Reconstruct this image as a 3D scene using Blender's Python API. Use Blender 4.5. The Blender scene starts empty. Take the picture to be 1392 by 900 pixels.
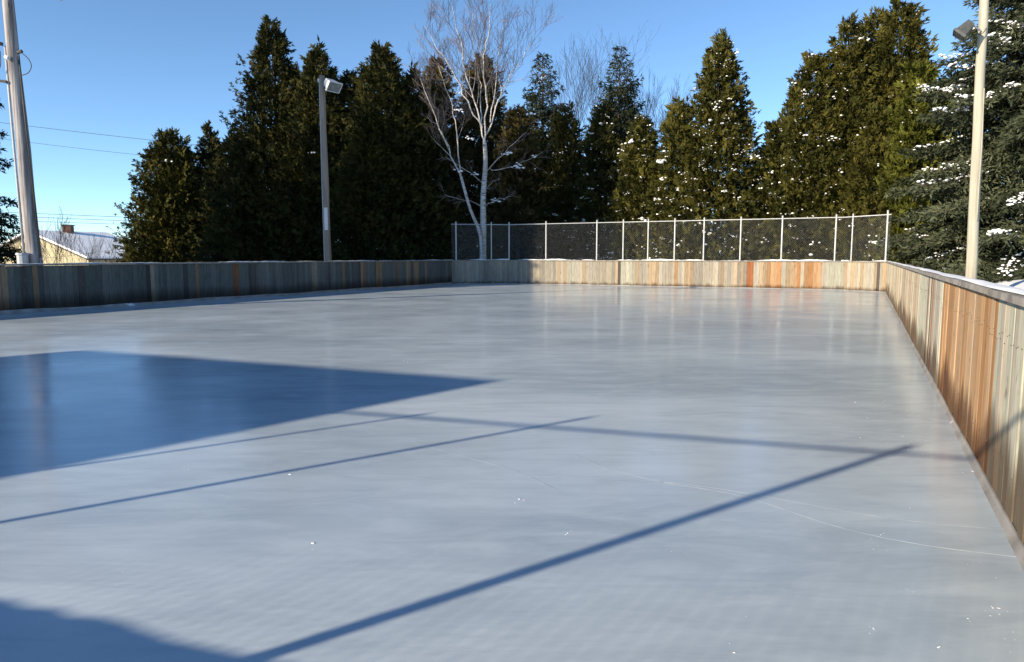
import bpy, math, random
import numpy as np
from mathutils import Vector, Matrix

random.seed(7)
scene = bpy.context.scene
COL = scene.collection
R = math.radians

# ------------------------------------------------------------------ camera model (metres, +Y = view direction)
FPX, CX, CY, HC = 960.0, 696.0, 450.0, 1.42       # measured on the 1392 x 900 photograph
TH = math.atan(102.0 / FPX)
ST, CT = math.sin(TH), math.cos(TH)

def at(px, py, Y):
    """world point seen at photo pixel px,py standing at distance Y"""
    u, v = (px - CX) / FPX, (py - CY) / FPX
    dy, dz = CT - v * ST, -ST - v * CT
    t = Y / dy
    return np.array([u * t, Y, HC + dz * t])

def gp(px, py, z=0.0):
    u, v = (px - CX) / FPX, (py - CY) / FPX
    t = (z - HC) / (-ST - v * CT)
    return np.array([u * t, (CT - v * ST) * t, z])

def pix(p):
    x, y, z = p[0], p[1], p[2] - HC
    d = y * CT - z * ST
    return CX + FPX * x / d, CY - FPX * (y * ST + z * CT) / d

# ------------------------------------------------------------------ light direction
SUN_AZ = np.array([-0.811, -0.585])               # horizontally towards the sun
TAN_E = 0.338
SUN_EL = math.atan(TAN_E)
DSH = -SUN_AZ                                     # where shadows fall

# ------------------------------------------------------------------ object helpers
def wloc(o):
    l = np.zeros(3)
    while o is not None: l = l + np.array(o.location); o = o.parent
    return l

class MB:
    """collects shapes for ONE mesh"""
    def __init__(s): s.v, s.f, s.n, s.t = [], [], 0, []
    def add(s, V, F, t=0.0):
        V = np.asarray(V, float)
        s.v.append(V); s.t.append(np.broadcast_to(np.asarray(t, float), (len(V),)) if np.ndim(t) < 2 else t)
        for f in F: s.f.append([i + s.n for i in f])
        s.n += len(V)
    def box(s, c, half, rz=0.0, t=0.0, M=None):
        V = np.array([[x, y, z] for z in (-1, 1) for y in (-1, 1) for x in (-1, 1)], float) * np.array(half)
        if M is not None: V = V @ np.array(M).T
        elif rz:
            c_, s_ = math.cos(rz), math.sin(rz)
            V = np.stack([V[:, 0] * c_ - V[:, 1] * s_, V[:, 0] * s_ + V[:, 1] * c_, V[:, 2]], 1)
        s.add(V + np.array(c), [(0, 2, 3, 1), (4, 5, 7, 6), (0, 1, 5, 4), (1, 3, 7, 5), (3, 2, 6, 7), (2, 0, 4, 6)], t)
    def tube(s, pts, rad, n=6, cap=True, t=0.0):
        pts = [np.asarray(p, float) for p in pts]
        m = len(pts); V = []; prev = None
        for i, p in enumerate(pts):
            d = pts[min(i + 1, m - 1)] - pts[max(i - 1, 0)]
            d /= (np.linalg.norm(d) + 1e-9)
            if prev is None:
                a = np.array([1.0, 0, 0]) if abs(d[0]) < .8 else np.array([0, 1.0, 0])
            else: a = prev
            a = a - d * a.dot(d); a /= (np.linalg.norm(a) + 1e-9); prev = a
            b = np.cross(d, a)
            for k in range(n):
                th = 2 * math.pi * k / n
                V.append(p + rad[i] * (a * math.cos(th) + b * math.sin(th)))
        F = []
        for i in range(m - 1):
            for k in range(n):
                F.append((i * n + k, i * n + (k + 1) % n, (i + 1) * n + (k + 1) % n, (i + 1) * n + k))
        if cap: F += [tuple(range(n))[::-1], tuple((m - 1) * n + k for k in range(n))]
        s.add(V, F, t)
    def build(s, name, mat, parent=None, loc=None, smooth=False):
        V = np.concatenate(s.v) if s.v else np.zeros((0, 3))
        if parent is not None: V = V - wloc(parent)
        elif loc is not None: V = V - np.array(loc)
        me = bpy.data.meshes.new(name)
        me.from_pydata(V.tolist(), [], s.f)
        T = np.concatenate([np.asarray(t) for t in s.t])
        if T.ndim == 2:
            a = me.attributes.new('tint', 'FLOAT_COLOR', 'POINT')
            a.data.foreach_set('color', np.c_[T, np.ones(len(T))].astype(np.float32).ravel())
        else:
            a = me.attributes.new('tint', 'FLOAT', 'POINT')
            a.data.foreach_set('value', T.astype(np.float32))
        me.materials.append(mat)
        if smooth: me.polygons.foreach_set('use_smooth', [True] * len(me.polygons))
        me.update()
        o = bpy.data.objects.new(name, me); COL.objects.link(o)
        if parent is not None: o.parent = parent
        elif loc is not None: o.location = loc
        return o

def empty(name, loc, label, cat, group=None):
    o = bpy.data.objects.new(name, None); COL.objects.link(o)
    o.location = [float(c) for c in loc]; o.empty_display_size = .3
    o['label'] = label; o['category'] = cat
    if group: o['group'] = group
    return o

def tag(o, label=None, cat=None, group=None, kind=None):
    if label: o['label'] = label
    if cat: o['category'] = cat
    if group: o['group'] = group
    if kind: o['kind'] = kind
    return o

# ------------------------------------------------------------------ material helpers
def new_mat(name):
    m = bpy.data.materials.new(name); m.use_nodes = True
    nt = m.node_tree
    return m, nt, nt.nodes['Principled BSDF']
def N(nt, typ, **kw):
    n = nt.nodes.new(typ)
    for k, v in kw.items(): setattr(n, k, v)
    return n
def mixc(nt, fac, a, b, blend='MIX'):
    n = N(nt, 'ShaderNodeMix', data_type='RGBA', blend_type=blend)
    for sock, val in ((n.inputs[0], fac), (n.inputs[6], a), (n.inputs[7], b)):
        if hasattr(val, 'is_linked'): nt.links.new(val, sock)
        else: sock.default_value = val if not isinstance(val, tuple) else (*val, 1)
    return n.outputs[2]
def noise(nt, scale, detail=4, vec=None, rough=.5, dist=0.0):
    n = N(nt, 'ShaderNodeTexNoise')
    n.inputs['Scale'].default_value = scale; n.inputs['Detail'].default_value = detail
    n.inputs['Roughness'].default_value = rough; n.inputs['Distortion'].default_value = dist
    if vec is not None: nt.links.new(vec, n.inputs['Vector'])
    return n.outputs['Fac']
def mapping(nt, scale, rot=(0, 0, 0), coord='Object'):
    tc = N(nt, 'ShaderNodeTexCoord'); mp = N(nt, 'ShaderNodeMapping')
    mp.inputs['Scale'].default_value = scale; mp.inputs['Rotation'].default_value = rot
    nt.links.new(tc.outputs[coord], mp.inputs['Vector'])
    return mp.outputs['Vector']
def ramp(nt, fac, stops):
    n = N(nt, 'ShaderNodeValToRGB'); cr = n.color_ramp
    while len(cr.elements) < len(stops): cr.elements.new(.5)
    for e, (p, c) in zip(cr.elements, stops):
        e.position = p; e.color = (*c, 1) if isinstance(c, tuple) else (c, c, c, 1)
    nt.links.new(fac, n.inputs['Fac'])
    return n.outputs['Color']
def bump(nt, bs, h, strength, dist=.01):
    b = N(nt, 'ShaderNodeBump'); b.inputs['Strength'].default_value = strength; b.inputs['Distance'].default_value = dist
    nt.links.new(h, b.inputs['Height']); nt.links.new(b.outputs['Normal'], bs.inputs['Normal'])
def math2(nt, op, a, b=0.0):
    n = N(nt, 'ShaderNodeMath', operation=op)
    for i, v in enumerate((a, b)):
        if hasattr(v, 'is_linked'): nt.links.new(v, n.inputs[i])
        else: n.inputs[i].default_value = v
    return n.outputs[0]

def simple(name, c, c2, scale=3.0, rough=.7, stretch=(1, 1, 1), bumps=0.0, metal=0.0, lo=.35, hi=.65, spec=.3):
    m, nt, b = new_mat(name)
    v = mapping(nt, stretch)
    n = noise(nt, scale, 6, v, .6)
    f = ramp(nt, n, [(lo, 0.0), (hi, 1.0)])
    nt.links.new(mixc(nt, f, c, c2), b.inputs['Base Color'])
    b.inputs['Roughness'].default_value = rough; b.inputs['Metallic'].default_value = metal
    b.inputs['Specular IOR Level'].default_value = spec
    if bumps: bump(nt, b, n, bumps, .02)
    return m

def leaf_mat(name, dark, light, transl=.12):
    m, nt, b = new_mat(name)
    a = N(nt, 'ShaderNodeAttribute', attribute_name='tint')
    nt.links.new(mixc(nt, a.outputs['Fac'], dark, light), b.inputs['Base Color'])
    b.inputs['Roughness'].default_value = .75; b.inputs['Specular IOR Level'].default_value = .135
    return m

M = {}
M['cedar'] = leaf_mat('cedar_foliage', (.030, .034, .007), (.092, .082, .015))
M['cedar_bright'] = leaf_mat('bright_cedar_foliage', (.040, .050, .008), (.115, .120, .018))
M['cedar_dark'] = leaf_mat('dark_cedar_foliage', (.014, .019, .006), (.058, .053, .011))  # darker base colour also carries part of the left clump's shade
M['cedar_brown'] = leaf_mat('brown_cedar_foliage', (.030, .027, .010), (.085, .068, .024))
M['spruce'] = leaf_mat('spruce_needles', (.014, .022, .012), (.040, .048, .022))
M['blue_spruce'] = leaf_mat('blue_spruce_needles', (.022, .030, .015), (.098, .110, .062))
M['bark'] = simple('tree_bark', (.05, .037, .026), (.10, .078, .058), 6, .9, (1, 1, .25), .6)
M['twig'] = simple('reddish_twigs', (.15, .112, .10), (.23, .178, .158), 5, .9)
M['grey_twig'] = simple('grey_twigs', (.075, .058, .046), (.125, .10, .08), 5, .9)
M['snow'] = simple('snow', (.80, .82, .84), (.88, .88, .88), 4, .6, bumps=.3)
M['galv'] = simple('galvanised_steel', (.40, .41, .41), (.52, .53, .52), 9, .5, metal=.25)
M['wire'] = simple('galvanised_wire', (.38, .39, .39), (.48, .49, .49), 9, .55, metal=.2)
M['cable'] = simple('black_cable', (.03, .03, .035), (.05, .05, .055), 4, .6)
M['housing_pale'] = simple('pale_lamp_housing', (.50, .51, .52), (.60, .60, .60), 12, .45)
M['housing_dark'] = simple('dark_lamp_housing', (.045, .05, .05), (.075, .08, .08), 12, .5)
M['pole_grey'] = simple('weathered_grey_pole', (.17, .14, .115), (.30, .255, .205), 9, .85, (3, 3, .07), .8)
M['pole_pale'] = simple('pale_pole', (.30, .28, .22), (.44, .415, .33), 6, .85, (3, 3, .12), .3)
M['pole_paint'] = simple('flaking_grey_pole', (.15, .135, .135), (.34, .325, .32), 7, .8, (2.5, 2.5, .09), .8, lo=.40, hi=.56)
M['conduit'] = simple('grey_conduit', (.34, .36, .38), (.42, .44, .46), 8, .5)
M['stucco'] = simple('yellow_house_wall', (.34, .305, .195), (.40, .355, .225), 2, .9)
M['brick'] = simple('chimney_brick', (.09, .045, .035), (.13, .07, .05), 8, .9)
M['dark_trim'] = simple('dark_trim', (.06, .055, .05), (.10, .09, .08), 3, .8)
M['hut_wall'] = simple('hut_siding', (.30, .28, .25), (.38, .36, .32), 3, .8)
M['lens_glass'] = simple('lamp_glass', (.09, .10, .10), (.20, .22, .22), 9, .12, spec=.5)
M['rail_wood'] = simple('grey_cap_rail', (.17, .155, .14), (.34, .315, .285), 7, .9, (1, 1, 1), .5)

# birch bark: white with dark horizontal marks
m, nt, b = new_mat('birch_bark')
v = mapping(nt, (1, 1, 6)); n1 = noise(nt, 3.0, 5, v, .65)
v2 = mapping(nt, (1, 1, 1)); n2 = noise(nt, 1.4, 3, v2)
c = mixc(nt, ramp(nt, n1, [(.36, 0.0), (.50, 1.0)]), (.09, .077, .068), (.57, .55, .52))
c = mixc(nt, ramp(nt, n2, [(.45, 0.0), (.7, 1.0)]), c, (.42, .36, .31))
nt.links.new(c, b.inputs['Base Color']); b.inputs['Roughness'].default_value = .8
M['birch'] = m

# boards: plank colour attribute, grain along z, wet stain at the foot
def plank_mat(name, stops, amp, freq):
    m, nt, b = new_mat(name)
    a = N(nt, 'ShaderNodeAttribute', attribute_name='tint')
    g = noise(nt, 9, 6, mapping(nt, (6, 6, .35)), .65)
    g2 = noise(nt, 2.4, 4, mapping(nt, (2.5, 2.5, .5)), .6)
    c = mixc(nt, ramp(nt, g, [(.25, 0.0), (.75, 1.0)]), (.58, .56, .54), (1.26, 1.25, 1.23))
    c = mixc(nt, 1.0, a.outputs['Color'], c, 'MULTIPLY')
    c = mixc(nt, 1.0, c, (.80, .80, .80), 'MULTIPLY')
    streak = ramp(nt, noise(nt, 6, 5, mapping(nt, (5, 5, .16)), .6), [(.56, 0.0), (.70, .5)])
    c = mixc(nt, streak, c, mixc(nt, 1.0, c, (.42, .33, .27), 'MULTIPLY'))
    knot = ramp(nt, noise(nt, 8, 2, mapping(nt, (1, 1, .65)), .4), [(.68, 0.0), (.74, .5)])
    c = mixc(nt, knot, c, (.09, .055, .035))
    scuff = ramp(nt, noise(nt, 5, 6, mapping(nt, (1, 1, 1)), .7), [(.60, 0.0), (.72, .4)])
    c = mixc(nt, scuff, c, (.20, .185, .165))
    tc = N(nt, 'ShaderNodeTexCoord'); sx = N(nt, 'ShaderNodeSeparateXYZ'); nt.links.new(tc.outputs['Object'], sx.inputs[0])
    sn = noise(nt, freq, 6, mapping(nt, (1, 1, .04)), .75)
    hgt = math2(nt, 'SUBTRACT', sx.outputs['Z'], math2(nt, 'MULTIPLY', math2(nt, 'SUBTRACT', sn, .47), amp))
    wet = ramp(nt, hgt, stops)
    c = mixc(nt, wet, c, mixc(nt, 1.0, c, (.20, .14, .105), 'MULTIPLY'))
    nt.links.new(c, b.inputs['Base Color']); b.inputs['Roughness'].default_value = .85; b.inputs['Specular IOR Level'].default_value = .2
    bump(nt, b, g, .35, .01)
    return m
M['planks'] = plank_mat('weathered_planks', [(.02, .85), (.06, .6), (.16, 0.0)], .5, 2.6)
M['planks_damp'] = plank_mat('damp_planks', [(.14, .8), (.26, .55), (.46, 0.0)], .5, .8)
M['planks_stained'] = plank_mat('stained_planks', [(.12, .88), (.22, .72), (.36, 0.0)], 1.5, 1.3)

# ice
m, nt, b = new_mat('rink_ice')
big = noise(nt, .30, 5, mapping(nt, (1, 1.8, 1), (0, 0, R(-25))), .55, .4)
fine = noise(nt, 1.5, 6, mapping(nt, (1, 2.6, 1), (0, 0, R(-20))), .65, .6)
c = mixc(nt, ramp(nt, big, [(.36, 0.0), (.66, 1.0)]), (.345, .412, .472), (.505, .578, .632))
c = mixc(nt, ramp(nt, fine, [(.42, 0.0), (.74, .55)]), c, (.54, .62, .67))
stk = noise(nt, .9, 6, mapping(nt, (.8, 4.5, 1), (0, 0, R(-12))), .7, .8)
c = mixc(nt, ramp(nt, stk, [(.34, .28), (.52, 0.0)]), c, (.255, .315, .37))
nt.links.new(c, b.inputs['Base Color'])
rg = ramp(nt, noise(nt, .8, 5, mapping(nt, (1, 1, 1)), .6), [(.3, .13), (.7, .24)])
nt.links.new(rg, b.inputs['Roughness'])
b.inputs['IOR'].default_value = 1.31; b.inputs['Specular IOR Level'].default_value = .26
rip = noise(nt, 3.2, 3, mapping(nt, (.5, 2.2, 1), (0, 0, R(16))), .5)
bump(nt, b, rip, .06, .02)
M['ice'] = m

m, nt, b = new_mat('frosty_ice_rim')
n_ = noise(nt, 2.6, 6, mapping(nt, (1, 1, 2)), .6)
c = mixc(nt, ramp(nt, n_, [(.35, 0.0), (.62, 1.0)]), (.17, .16, .145), (.30, .295, .285))
c = mixc(nt, ramp(nt, n_, [(.66, 0.0), (.72, 1.0)]), c, (.7, .72, .75))
nt.links.new(c, b.inputs['Base Color']); b.inputs['Roughness'].default_value = .4; bump(nt, b, n_, .15, .02)
M['rim'] = m

# ------------------------------------------------------------------ rink outline (plan)
def lxy(Y): return np.array([-12.5 + .5027 * (Y - 17.2), Y])      # left boards
def rxy(Y): return np.array([.83 + .4985 * Y, Y])                  # right boards
NEAR_L = np.array([-18.66, 4.85]); NEAR_R = np.array([.295, -1.07])
FL1 = lxy(36.0); FL2 = np.array([-.15, 36.6]); FR1 = np.array([13.75, 29.6]); FR2 = rxy(27.6)
RINK = [NEAR_L, FL1, FL2, FR1, FR2, NEAR_R]
BH = 1.22

def seg_dist(P, a, b):
    d = b - a; t = np.clip(((P - a) @ d) / d.dot(d), 0, 1)
    return np.linalg.norm(P - (a + t[:, None] * d), axis=1)
def rink_sd(P):
    dmin = np.full(len(P), 1e9); ins = np.zeros(len(P), bool)
    for i in range(len(RINK)):
        a, b_ = RINK[i], RINK[(i + 1) % len(RINK)]
        dmin = np.minimum(dmin, seg_dist(P, a, b_))
        cond = (a[1] > P[:, 1]) != (b_[1] > P[:, 1])
        xs = (b_[0] - a[0]) * (P[:, 1] - a[1]) / ((b_[1] - a[1]) + 1e-12) + a[0]
        ins ^= cond & (P[:, 0] < xs)
    return np.where(ins, -dmin, dmin)

def sstep(x): x = np.clip(x, 0, 1); return x * x * (3 - 2 * x)
def ground_z(P):
    P = np.atleast_2d(P).astype(float)
    d = rink_sd(P)
    side = P[:, 0] - (.5 * P[:, 1] - 6)          # >0 towards the right boards
    hr = np.where(side > 0, .62, .25)
    z = -.06 + sstep((d - 1.2) / 3.0) * hr
    left = P[:, 0] - (.5 * P[:, 1] - 21.0)       # <0 outside the left boards
    z -= sstep((-left - 6) / 30) * 2.2
    z += .10 * np.sin(P[:, 0] * .9 + 1.3 * np.sin(P[:, 1] * .5)) * sstep((d - 1.5) / 2)
    return z

# ground sheet, warped grid to the horizon
g = np.linspace(-1, 1, 181)
w = np.sign(g) * (40 * np.abs(g) + 960 * np.abs(g) ** 7)
GX, GY = np.meshgrid(w, w + 20)
P2 = np.stack([GX.ravel(), GY.ravel()], 1)
gz = ground_z(P2)
n_ = len(g)
mb = MB()
mb.add(np.c_[P2, gz], [(j * n_ + i, j * n_ + i + 1, (j + 1) * n_ + i + 1, (j + 1) * n_ + i) for j in range(n_ - 1) for i in range(n_ - 1)])
tag(mb.build('snow_ground', M['snow'], smooth=True), kind='structure')

# ice sheet
mb = MB(); mb.add([[p[0], p[1], 0.0] for p in RINK], [tuple(range(len(RINK)))[::-1]])
o = mb.build('rink_ice', M['ice']); tag(o, kind='structure')
o.data.flip_normals() if o.data.polygons[0].normal.z < 0 else None

# frozen rim along the foot of the boards
def inward(a, b):
    d = (b - a) / np.linalg.norm(b - a); n_ = np.array([d[1], -d[0]])
    return n_ if rink_sd(np.array([(a + b) / 2 + n_ * .3]))[0] < 0 else -n_
rr = random.Random(3)
mb = MB()
for i in range(len(RINK)):
    a, b_ = RINK[i], RINK[(i + 1) % len(RINK)]
    if np.linalg.norm(b_ - a) < .1: continue
    nn = inward(a, b_); L = np.linalg.norm(b_ - a); k = max(2, int(L / .18))
    hb = .08 if i == 0 else (.045 if i == 4 else .03)
    V = []
    ph = rr.random() * 9
    for j in range(k + 1):
        p = a + (b_ - a) * j / k; q = j * L / k
        h = hb * (1 + .14 * math.sin(q * .9 + ph) + .08 * math.sin(q * 2.3) + rr.uniform(-.05, .05))
        for off, z in ((.0, h), (.010, h * .97), (.017, h * .45), (.024, .012), (.040, -.004)):
            V.append([p[0] + nn[0] * off, p[1] + nn[1] * off, z])
    mb.add(V, [(j * 5 + s, j * 5 + s + 1, (j + 1) * 5 + s + 1, (j + 1) * 5 + s) for j in range(k) for s in range(4)])
tag(mb.build('ice_rim', M['rim'], smooth=False), kind='structure')

# ------------------------------------------------------------------ boards
GREYS = [(.36, .325, .265), (.41, .37, .30), (.34, .315, .265), (.44, .395, .31), (.385, .36, .30), (.30, .275, .235)]
GREEN = [(.395, .39, .32), (.43, .42, .345), (.365, .37, .305)]
TAN = [(.40, .315, .21), (.43, .34, .235), (.385, .29, .19)]
ORANGE = [(.42, .22, .10), (.40, .24, .125), (.45, .285, .16)]
RED = [(.36, .15, .065), (.33, .13, .055)]
DARKW = [(.13, .105, .095), (.10, .085, .08), (.16, .135, .115)]
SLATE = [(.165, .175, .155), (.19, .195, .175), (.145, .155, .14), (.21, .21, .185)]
far_zones = [(760, 790, GREEN, .4), (790, 795, TAN, 1), (834, 838, TAN, 1), (838, 845, DARKW, .6), (835, 845, ORANGE, 1), (845, 862, GREEN, .8),
             (880, 897, TAN, .7), (911, 919, ORANGE, .7), (929, 944, TAN, .9), (1014, 1023, RED, 1), (1023, 1043, TAN, .4), (1043, 1061, ORANGE, 1),
             (1068, 1078, TAN, .8), (1080, 1091, ORANGE, .6), (1095, 1108, ORANGE, .9), (1110, 1118, ORANGE, .9), (1118, 1146, GREEN, .9),
             (1146, 1162, TAN, .7), (1162, 1204, DARKW, .08), (1162, 1204, TAN, .35), (690, 1160, TAN, .12)]
left_zones = [(-9, 8, ORANGE, 1), (40, 53, ORANGE, .9), (122, 128, TAN, 1), (189, 203, DARKW, 1), (206, 213, TAN, 1), (236, 241, ORANGE, 1), (266, 272, ORANGE, 1),
              (316, 324, RED, 1), (340, 357, DARKW, .7), (425, 431, TAN, .8), (459, 471, ORANGE, .9), (489, 501, ORANGE, .9), (512, 520, ORANGE, .8),
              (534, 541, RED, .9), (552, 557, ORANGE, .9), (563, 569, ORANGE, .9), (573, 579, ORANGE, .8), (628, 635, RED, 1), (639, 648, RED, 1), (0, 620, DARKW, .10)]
right_zones = [(1205, 1222, TAN, .35), (1222, 1250, TAN, .45), (1250, 1262, GREEN, .6), (1262, 1270, DARKW, .55), (1262, 1272, RED, .3), (1285, 1357, [(.345, .205, .105), (.38, .24, .13), (.32, .18, .085), (.385, .27, .17)], 1), (1357, 1500, GREEN, .35), (1200, 1500, GREYS, .5)]

def plank_wall(name, pts, label, base, zones, seed, group='plank boards round the rink', snow_amt=1.0, zones_z=.6, nail=False, gain=1.0, pm='planks'):
    rr = random.Random(seed)
    root = empty(name, (pts[0][0], pts[0][1], 0), label, 'rink boards', group)
    pl, cap, sn, st, wp = MB(), MB(), MB(), MB(), []
    nails = MB()
    for a, b_ in zip(pts[:-1], pts[1:]):
        a, b_ = np.array(a), np.array(b_)
        L = np.linalg.norm(b_ - a); d = (b_ - a) / L; nn = inward(a, b_)
        rz = math.atan2(d[1], d[0]); s = 0.0
        lastc, run = None, 0
        while s < L - .02:
            wd = min(rr.choice([.14, .14, .14, .165, .185, .12]), L - s)
            if L - s - wd < .05: wd = L - s
            m_ = a + d * (s + wd / 2); zc = None
            p = np.array([m_[0], m_[1], zones_z])
            if p[1] > .8:
                x = pix(p)[0]
                for x0, x1, pal, prob in zones:
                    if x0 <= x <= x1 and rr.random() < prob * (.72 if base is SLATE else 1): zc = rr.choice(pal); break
            if zc is None:
                if run <= 0: lastc, run = rr.choice(base), rr.choice([1, 1, 2, 3])
                zc = lastc; run -= 1
            k = rr.uniform(.84, 1.14); zc = np.array(zc) * k * gain
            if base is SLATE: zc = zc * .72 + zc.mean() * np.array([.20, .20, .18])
            off = .02 + rr.uniform(-.005, .005)
            top = BH - .045 - rr.uniform(0, .006); bot = rr.uniform(-.02, .045)
            c = m_ - nn * off
            pl.box((c[0], c[1], (top + bot) / 2), (wd / 2 - .0022, .019, (top - bot) / 2), rz, np.tile(zc, (8, 1)))
            if nail and m_[1] < 14:
                for zz in (.25, .95):
                    for e in (-.28, .28):
                        q = m_ + d * wd * (e + rr.uniform(-.05, .05)) + nn * (.0215 - off)
                        nails.box((q[0], q[1], zz + rr.uniform(-.035, .035)), (.0028, .0025, .0028), rz)
            s += wd
        # cap rail in lengths with small gaps
        s = 0.0
        while s < L - .01:
            ln = min(rr.uniform(2.9, 3.7), L - s)
            m_ = a + d * (s + ln / 2) - nn * .025
            cap.box((m_[0], m_[1], BH - .0215 + rr.uniform(-.003, .003)), (ln / 2 - .003, .075, .0205), rz + rr.uniform(-.0015, .0015))
            s += ln
        # frost and thin snow on the cap
        k = int(L / .12) + 2; ph = rr.random() * 6
        V, F = [], []
        for j in range(k):
            q = L * j / (k - 1)
            h = max(.0, .012 + .016 * math.sin(q * 1.1 + ph) + .012 * math.sin(q * 3.7 + 2 * ph) + rr.uniform(-.008, .010)) * snow_amt
            wv = .05 + .015 * math.sin(q * 2.3 + ph)
            for off, z in ((wv * .9, 0), (wv * .6, h), (-.035, h * 1.1), (-wv - .03, 0)):
                pt = a + d * q + nn * (off - .015)
                V.append([pt[0], pt[1], BH + .0035 + z])
        for j in range(k - 1):
            for t in range(3): F.append((j * 4 + t, j * 4 + t + 1, (j + 1) * 4 + t + 1, (j + 1) * 4 + t))
        sn.add(V, F)
        # backing timbers
        for z in (.25, .95):
            m_ = (a + b_) / 2 - nn * .062
            st.box((m_[0], m_[1], z), (L / 2 - .06, .02, .045), rz)
        k = max(2, int(L / 2.4))
        for j in range(k + 1):
            m_ = a + d * (.12 + (L - .24) * j / k) - nn * .13
            q = MB(); q.box((m_[0], m_[1], .52), (.045, .045, .60), rz); wp.append(q)
    if nail: tag(nails.build('nail_heads', M['dark_trim'], root), kind='stuff')
    pl.build('plank_panel', M[pm], root); cap.build('top_rail', M['rail_wood'], root)
    sn.build('snow_strip', M['snow'], root, smooth=True)
    st.build('stringer', M['rail_wood'], root)
    for q in wp: q.build('wall_post', M['rail_wood'], root)
    return root

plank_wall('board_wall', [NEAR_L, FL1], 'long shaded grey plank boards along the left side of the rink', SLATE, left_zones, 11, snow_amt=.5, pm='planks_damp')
plank_wall('board_wall', [FL1, FL2, FR1, FR2], 'sunlit weathered plank boards across the far end under the chain link fence', GREYS, far_zones, 12, snow_amt=1.3)
plank_wall('board_wall', [FR2, NEAR_R + (FR2 - NEAR_R) / np.linalg.norm(FR2 - NEAR_R) * .1], 'near plank boards along the right side with a fresh orange section', GREYS + GREEN, right_zones, 13, zones_z=1.15, snow_amt=.35, nail=True, gain=1.42, pm='planks_stained')
plank_wall('board_wall', [NEAR_R, NEAR_L], 'plank boards across the near end of the rink, behind the viewer', GREYS, [], 14)

# ------------------------------------------------------------------ chain-link fences
def fence(name, pts, posts, label, ztop, wire=.0013, pitch=.095, group='chain link fences at the rink ends'):
    """pts: plan polyline; posts: list of (x, y, radius, top)"""
    root = empty(name, (pts[0][0], pts[0][1], 0), label, 'fence', group)
    rail, mesh = MB(), MB()
    P3 = [np.array([p[0], p[1], ztop]) for p in pts]
    rail.tube(P3, [.021] * len(P3), 8)
    rail.build('fence_rail', M['galv'], root, smooth=True)
    cum = [0.0]
    for a, b_ in zip(pts[:-1], pts[1:]): cum.append(cum[-1] + float(np.linalg.norm(np.array(b_) - np.array(a))))
    def along(s):
        for i in range(len(pts) - 1):
            if s <= cum[i + 1] + 1e-9:
                f = (s - cum[i]) / (cum[i + 1] - cum[i]); q = np.array(pts[i]) * (1 - f) + np.array(pts[i + 1]) * f
                return q
        return np.array(pts[-1])
    z0, z1 = BH + .03, ztop; H = z1 - z0; L = cum[-1]
    brk = cum[1:-1]
    for sg in (1, -1):
        s0 = -H
        while s0 < L + H:
            # wire from (s0, z0) to (s0 + sg*H, z1), clipped to [0, L]
            A, B = s0, s0 + sg * H
            lo, hi = max(0.0, min(A, B)), min(L, max(A, B))
            if hi - lo > .02:
                cuts = [lo] + [c for c in brk if lo < c < hi] + [hi]
                p3 = []
                for c_ in cuts:
                    z = z0 + (c_ - A) / sg if sg > 0 else z0 + (A - c_)
                    q = along(c_); p3.append([q[0], q[1], z])
                mesh.tube(p3, [wire] * len(p3), 3, cap=False)
            s0 += pitch
    mesh.build('chain_mesh', M['wire'], root)
    for x, y, r_, zt in posts:
        q = MB(); q.tube([[x, y, -.05], [x, y, zt]], [r_, r_], 10)
        po = q.build('fence_post', M['galv'], root, smooth=False)
        q = MB(); q.tube([[x, y, zt + .001], [x, y, zt + .03], [x, y, zt + .055]], [r_ * 1.25, r_ * 1.2, r_ * .4], 10)
        q.build('post_cap', M['galv'], po, smooth=True)
    return root

FO = .10
def off_poly(pts):
    out = []
    for i, p in enumerate(pts):
        ns = []
        if i > 0: ns.append(inward(pts[i - 1], pts[i]))
        if i < len(pts) - 1: ns.append(inward(pts[i], pts[i + 1]))
        n_ = sum(ns); n_ = n_ / np.linalg.norm(n_)
        out.append(np.array(p) - n_ * FO)
    return out
FP = off_poly([FL1, FL2, FR1, FR2])
def on_poly(px, z=2.0):
    best = None
    for a, b_ in zip(FP[:-1], FP[1:]):
        for k in range(401):
            q = a + (b_ - a) * k / 400
            e = abs(pix((q[0], q[1], z))[0] - px)
            if best is None or e < best[0]: best = (e, q)
    return best[1]
far_posts = []
for px in (620, 668, 692, 742, 811, 847, 881, 917, 957, 1007, 1063, 1136, 1158, 1205):
    q = on_poly(px); far_posts.append((q[0], q[1], .034 if px not in (668, 1158) else .027, 3.10 if px not in (1205,) else 3.14))
fence('chain_link_fence', FP, far_posts, 'tall galvanised chain link fence above the far end boards', 3.02)

nd = (NEAR_R - NEAR_L) / np.linalg.norm(NEAR_R - NEAR_L); nn_ = inward(NEAR_L, NEAR_R)
NA, NB = NEAR_L - nn_ * FO, NEAR_R - nn_ * FO
def near_post(tip, r_, ztop):
    """post whose top throws its shadow on tip"""
    p = np.array(tip) - DSH * ztop / TAN_E
    s = (p - NA) @ nd
    q = NA + nd * s
    return (q[0], q[1], r_, ztop)
tips = [((2.95, 5.235), .038, 2.87), ((.607, 6.09), .026, 2.96), ((-.739, 6.576), .020, 2.84)]
nposts = [near_post(*t) for t in tips]
for s in (1.0, 3.4, 5.8, 8.2): q = NA + nd * s; nposts.append((q[0], q[1], .026, 2.87))
fence('chain_link_fence', [NA, NB], nposts, 'chain link fence above the near end boards, behind the viewer', 2.80, .0012, .08)

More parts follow.
